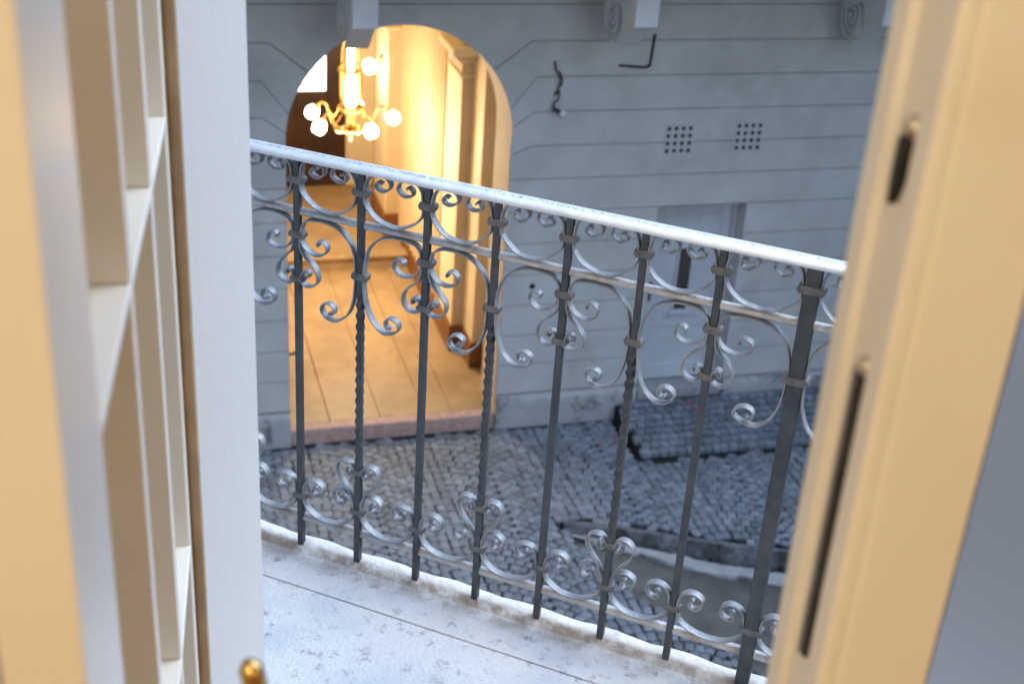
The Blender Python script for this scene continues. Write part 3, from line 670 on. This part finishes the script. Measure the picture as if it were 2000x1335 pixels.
for bi, (u, kind) in enumerate(BARS):
    if kind == 'P':
        MB().box(FR, u-.0068, u+.0068, -.0068, .0068, -.01, .9175).build('baluster', M_BAR, RAIL, bevel=.0012, seg=1)
    elif kind == 'X':
        MB().box(FR, u-.0135, u+.0135, -.0115, .0115, -.02, .9175).build('post', M_BAR, RAIL, bevel=.0015, seg=1)
    else:
        mb = MB(); zs = [-.01, .262] + [.270+.0035*i for i in range(114)] + [.672, .9175]; vs = []
        for z in zs:
            a = 2*math.pi*max(0, min(z, .665)-.270)/.098
            for k in range(8):
                ca = math.pi/4*k + a; rr_ = .0068*(1.40 if k % 2 else 1.0)
                vs.append((u+rr_*math.cos(ca), rr_*math.sin(ca), z))
        fs = [(i*8+k, i*8+(k+1) % 8, (i+1)*8+(k+1) % 8, (i+1)*8+k) for i in range(len(zs)-1) for k in range(8)]
        fs += [tuple(range(7, -1, -1)), tuple(range(len(zs)*8-8, len(zs)*8))]
        mb.add(vs, fs, FR); mb.build('twisted_baluster', M_BAR, RAIL)
    e = .0067 if kind == 'X' else 0
    cz = [(.872, .0180, .0082), (.757 if kind == 'P' else .696, .0180, .0082), (.138, .0175, .0076)]
    if kind == 'P': cz.append((.661, .0160, .0068))
    if kind == 'T': cz.append((.2385, .0160, .0068))
    for (z, hw, hh) in cz:
        hw += e; mb = MB(); z += rb.uniform(-.001, .001)
        sec = [(-.0, -1), (.5, -.86), (.9, -.45), (1, 0), (.9, .45), (.5, .86), (0, 1)]
        vs = []; ring = []
        dpt = .0115 if kind != 'X' else .0155
        for (o_, zz_) in sec:
            for (cx, cy) in ((-1, -1), (1, -1), (1, 1), (-1, 1)):
                vs.append((u+cx*(hw-.005+.005*o_), cy*(dpt-.0045+.0045*o_), z+hh*zz_))
        m_ = len(sec); fs = [(i*4+k, i*4+(k+1) % 4, (i+1)*4+(k+1) % 4, (i+1)*4+k) for i in range(m_-1) for k in range(4)] + [(3, 2, 1, 0), tuple(range(m_*4-4, m_*4))]
        mb.add(vs, fs, FR); mb.build('collar', M_IRON_D, RAIL, bevel=.0034, seg=2, ang=1.2)
    for sd_ in (1, -1):
        f = lambda P: [(u+sd_*(x+e), z) for x, z in jit(P, rb)]
        if kind == 'P': ribbon('heart_scroll', f(HEARTP), RAIL)
        if kind == 'T': ribbon('heart_scroll', f(HEARTT), RAIL)
for (u, k0), (v, k1) in zip(BARS, BARS[1:]):
    e0 = .0067 if k0 == 'X' else 0; e1 = .0067 if k1 == 'X' else 0
    sp = v-u-e0-e1; kx = sp/S_
    j0, j1 = rb, rb
    for (HH, UU, nm) in ((TOPH, TOPU, 'crest_scroll'), (BOTH, BOTU, 'base_scroll')):
        left = jit(HH, rb)[::-1] + jit(UU, rb)[1:]                # curl - collar - bottom of U
        lpts = [(u+e0+x*(1 if i < len(HH) else kx if x > .02 else 1), z) for i, (x, z) in enumerate(left)]
        rpts = [(v-e1-x*(1 if i < len(HH) else kx if x > .02 else 1), z) for i, (x, z) in enumerate(jit(HH, rb)[::-1] + jit(UU, rb)[1:])]
        mid = ((u+e0+v-e1)/2, UU[-1][1])
        ribbon(nm, lpts[:-1]+[mid]+rpts[:-1][::-1], RAIL)
    A_ = jit(ARCH, rb)
    sx = lambda x: x if x < .012 else (x if x > .2 else x*kx)
    pts = [(sx(x), z) for x, z in A_]
    if kx != 1: pts = [((x if x < .03 else x+(sp-S_)*min(1, (x-.03)/.06)), z) for x, z in A_]
    ribbon('arch_scroll', [(u+e0+x, z) for x, z in pts] if k0 == 'P' else [(v-e1-x, z) for x, z in pts], RAIL)

# ------------------------------------------------------------------ own house: wall with the balcony doorway, room behind the camera
OWN = thing('room_house', FD @ Vector((0, 1.15, -CZ)), 'pale house wall around the open balcony doorway', 'house')
YO, YI = 1.317, 1.0; ax0, ax1 = -.905, .50; ztop = 1.25
mb = MB()
for (x0, x1, z0, z1) in ((-8, ax0, -CZ, 8), (ax1, 8, -CZ, 8), (ax0, ax1, ztop, 8), (ax0, ax1, -CZ, -1.66)): mb.box(FD, x0, x1, YI, YO-.002, z0, z1)
mb.build('outer_wall', M_STUCCO, OWN)
RM = [('room_floor', (-2.2, 2.2, -4.0, YI, -1.75, -1.652), M_WOODF), ('room_ceiling', (-2.2, 2.2, -4.0, YI, 1.9, 2.0), M_WALLR), ('room_wall_left', (-2.3, -2.2, -4.0, YI, -1.75, 2.0), M_WALLR), ('room_wall_right', (2.2, 2.3, -4.0, YI, -1.75, 2.0), M_WALLR), ('room_wall_back', (-2.3, 2.3, -4.1, -4.0, -1.75, 2.0), M_WALLR)]
for nm, b_, m_ in RM: tag(MB().box(FD, *b_).build(nm, m_), None, None, None, 'structure')
FRM = thing('door_frame', FD @ Vector((-.2, 1.2, -1.65)), 'white wooden frame of the balcony doorway with stepped jambs', 'door frame')
MB().prism(FD, [(-.905, 1.165), (-.884, 1.165), (-.884, 1.1845), (-.8657, 1.1845), (-.8657, 1.3185), (-.905, 1.3185)], -1.65, ztop, 'z').build('jamb', M_JAMB, FRM)
MB().box(FD, -.8838, -.8662, 1.1815, 1.1842, -1.65, ztop-.01).build('rebate_warm_strip', M_REBATE_WARM, FRM)  # brown paints the warm room light onto the room-facing jamb step
MB().prism(FD, [(.50, 1.165), (.47, 1.165), (.47, 1.19), (.45, 1.19), (.45, 1.3185), (.50, 1.3185)], -1.65, ztop, 'z').build('jamb', M_JAMB, FRM)
MB().box(FD, -.866, .45, 1.19, 1.3185, ztop-.06, ztop).build('head', M_JAMB, FRM)
MB().box(FD, -.866, .45, 1.10, 1.3185, -1.70, -1.648).build('sill', M_JAMB, FRM, bevel=.006)
# left leaf: glazing bars seen almost end on (frame FL: x away from camera, y = .115 at the face)
LF = thing('glazed_door_leaf', FL @ Vector((.9, .13, -1.64)), 'cream glazed door leaf with slim glazing bars, swung inward, seen nearly edge-on', 'door leaf')
n0 = .115; nb = n0+.034
zb0, zb1 = -1.63, 1.2
for (x0, x1, d, nm) in ((1.445, 1.492, .048, 'stile'), (.640, .785, .048, 'stile')):
    MB().box(FL, x0, x1, n0, n0+d, zb0, zb1).build(nm, M_PAINTG, LF, bevel=.003)
rows = [(-1.028, 0), (-.458, 0), (.112, 0), (.68, 0)]
MB().box(FL, .785, 1.445, n0, n0+.048, zb0, -1.50).build('bottom_rail', M_PAINTG, LF, bevel=.002)
MB().box(FL, .785, 1.445, n0, n0+.048, zb1-.1, zb1).build('top_rail', M_PAINTG, LF, bevel=.002)
for z, _ in rows:
    MB().box(FL, .785, 1.445, n0, n0+.045, z-.011, z).build('glazing_bar', M_PAINTG, LF, bevel=.0015, seg=1)
zs = [-1.50] + [r_[0] for r_ in rows] + [zb1-.1]
for i in range(len(zs)-1):
    for x in (1.2236, 1.0044):
        MB().box(FL, x, x+.018, n0, n0+.0445, zs[i], zs[i+1]-(.011 if i < len(zs)-2 else 0)).build('glazing_bar', M_PAINTG, LF, bevel=.0015, seg=1)
    for (x0, x1) in ((.785, 1.0044), (1.0224, 1.2236), (1.2416, 1.445)):
        MB().box(FL, x0, x1, nb, nb+.004, zs[i], zs[i+1]-(.011 if i < len(zs)-2 else 0)).build('pane', M_GLASS, LF)
H = MB().lathe(FL @ Matrix.Translation((.71, n0, -.73)) @ Matrix.Rotation(math.pi/2, 4, 'X'), [(.001, 0), (.024, 0), (.024, .006), (.012, .012), (.009, .02), (.009, .09), (.001, .092)], 16).build('handle', M_BRASS, LF)
MB().tube(FL, catmull([(.71, n0-.088, -.73), (.713, n0-.098, -.70), (.714, n0-.100, -.66), (.712, n0-.095, -.62), (.711, n0-.091, -.603)], 6), .0085, 12, lambda t: 1 if t < .9 else 1-(t-.9)*5).build('grip', M_BRASS, H, norm=False)
# right leaf: wide stile with lock hardware in its edge, frosted pane
RL = thing('frosted_door_leaf', FRL @ Vector((.3, .03, -1.64)), 'cream door leaf with frosted glass and bolt channel in its edge', 'door leaf')
prof = [(.0015, 0), (.0, .002), (.0, .019), (.0035, .0215), (.0035, .046), (-.001, .0475), (-.001, .064), (.130, .064), (.130, .010), (.124, .0), ]
prof = [(.003, .0), (0, .003), (0, .0185), (.004, .0215), (.004, .045), (-.0015, .047), (-.0015, .0635), (.0, .065), (.092, .065), (.092, .012), (.087, .003), (.085, .0), (.0165, 0), (.015, .002), (.0125, .002), (.011, 0)]
MB().prism(FRL, prof, -1.63, 1.2, 'z').build('stile', M_PAINT, RL, bevel=.0008, seg=1)
MB().box(FRL, .56, .65, .0, .055, -1.63, 1.2).build('stile', M_PAINT, RL, bevel=.003)
MB().box(FRL, .092, .56, .0, .055, -1.63, -1.1).build('bottom_rail', M_PAINT, RL, bevel=.003)
MB().box(FRL, .092, .56, .0, .055, 1.1, 1.2).build('top_rail', M_PAINT, RL, bevel=.003)
MB().box(FRL, .092, .56, .022, .026, -1.1, 1.1).build('pane', M_FROST, RL)
MB().box(FRL, .0922, .0945, .010, .0215, -1.1, 1.1).build('putty_line', M_DARK, RL)
ch = MB().box(FRL, .0, .0045, .0235, .0305, -.598, -.372).build('bolt_channel', M_DARK, RL, bevel=.001, seg=1)
MB().box(FRL, -.0005, .0044, .0308, .0328, -.598, -.372).build('channel_lip', M_STEELC, ch)
MB().lathe(FRL @ Matrix.Translation((.003, .0268, -.370)) @ Matrix.Rotation(-math.pi/2, 4, 'Y'), [(.001, -.002), (.0075, -.002), (.0065, .002), (.001, .0045)], 12).build('channel_cap', M_STEELC, ch)
la = MB().prism(FRL, [(.031, -.222), (.023, -.222), (.0235, -.248), (.026, -.257), (.0285, -.264), (.030, -.263), (.0315, -.246)], -.003, .0043, 'x').build('latch_hook', M_DARK, RL, bevel=.0008, seg=1)
MB().lathe(FRL @ Matrix.Translation((.003, .0268, -.2165)) @ Matrix.Rotation(-math.pi/2, 4, 'Y'), [(.001, -.002), (.0075, -.002), (.0065, .003), (.001, .005)], 12).build('latch_cap', M_STEELC, la)
# unseen pendant lamp assumed and added behind the camera for the leaves' warm light
LP = thing('assumed_room_lamp', FD @ Vector((.25, -1.5, 1.1)), 'unseen globe pendant lamp assumed in the room to warm the door leaves', 'assumed lamp')
FP = FD @ Matrix.Translation((.25, -1.5, 1.15))
MB().tube(FP, [(0, 0, .1), (0, 0, .75)], .006, 6).build('cord', M_DBRASS, LP, norm=False)
MB().lathe(FP, [(.001, .75), (.06, .745), (.05, .70), (.01, .68)], 16).build('canopy', M_BRASS, LP)
MB().lathe(FP, [(.02, .1), (.09, .06), (.13, -.02), (.11, -.1), (.05, -.14), (.001, -.15)], 20).build('glass_globe', emit('assumed_lit_globe', (1, .78, .45), 6), LP)
plight('assumed_lamp_light', FP @ Vector((0, 0, -.3)), 32, .12, LP)

# ------------------------------------------------------------------ tidy helper props
for o in bpy.data.objects:
    if '_w' in o: del o['_w']
bpy.context.view_layer.update()
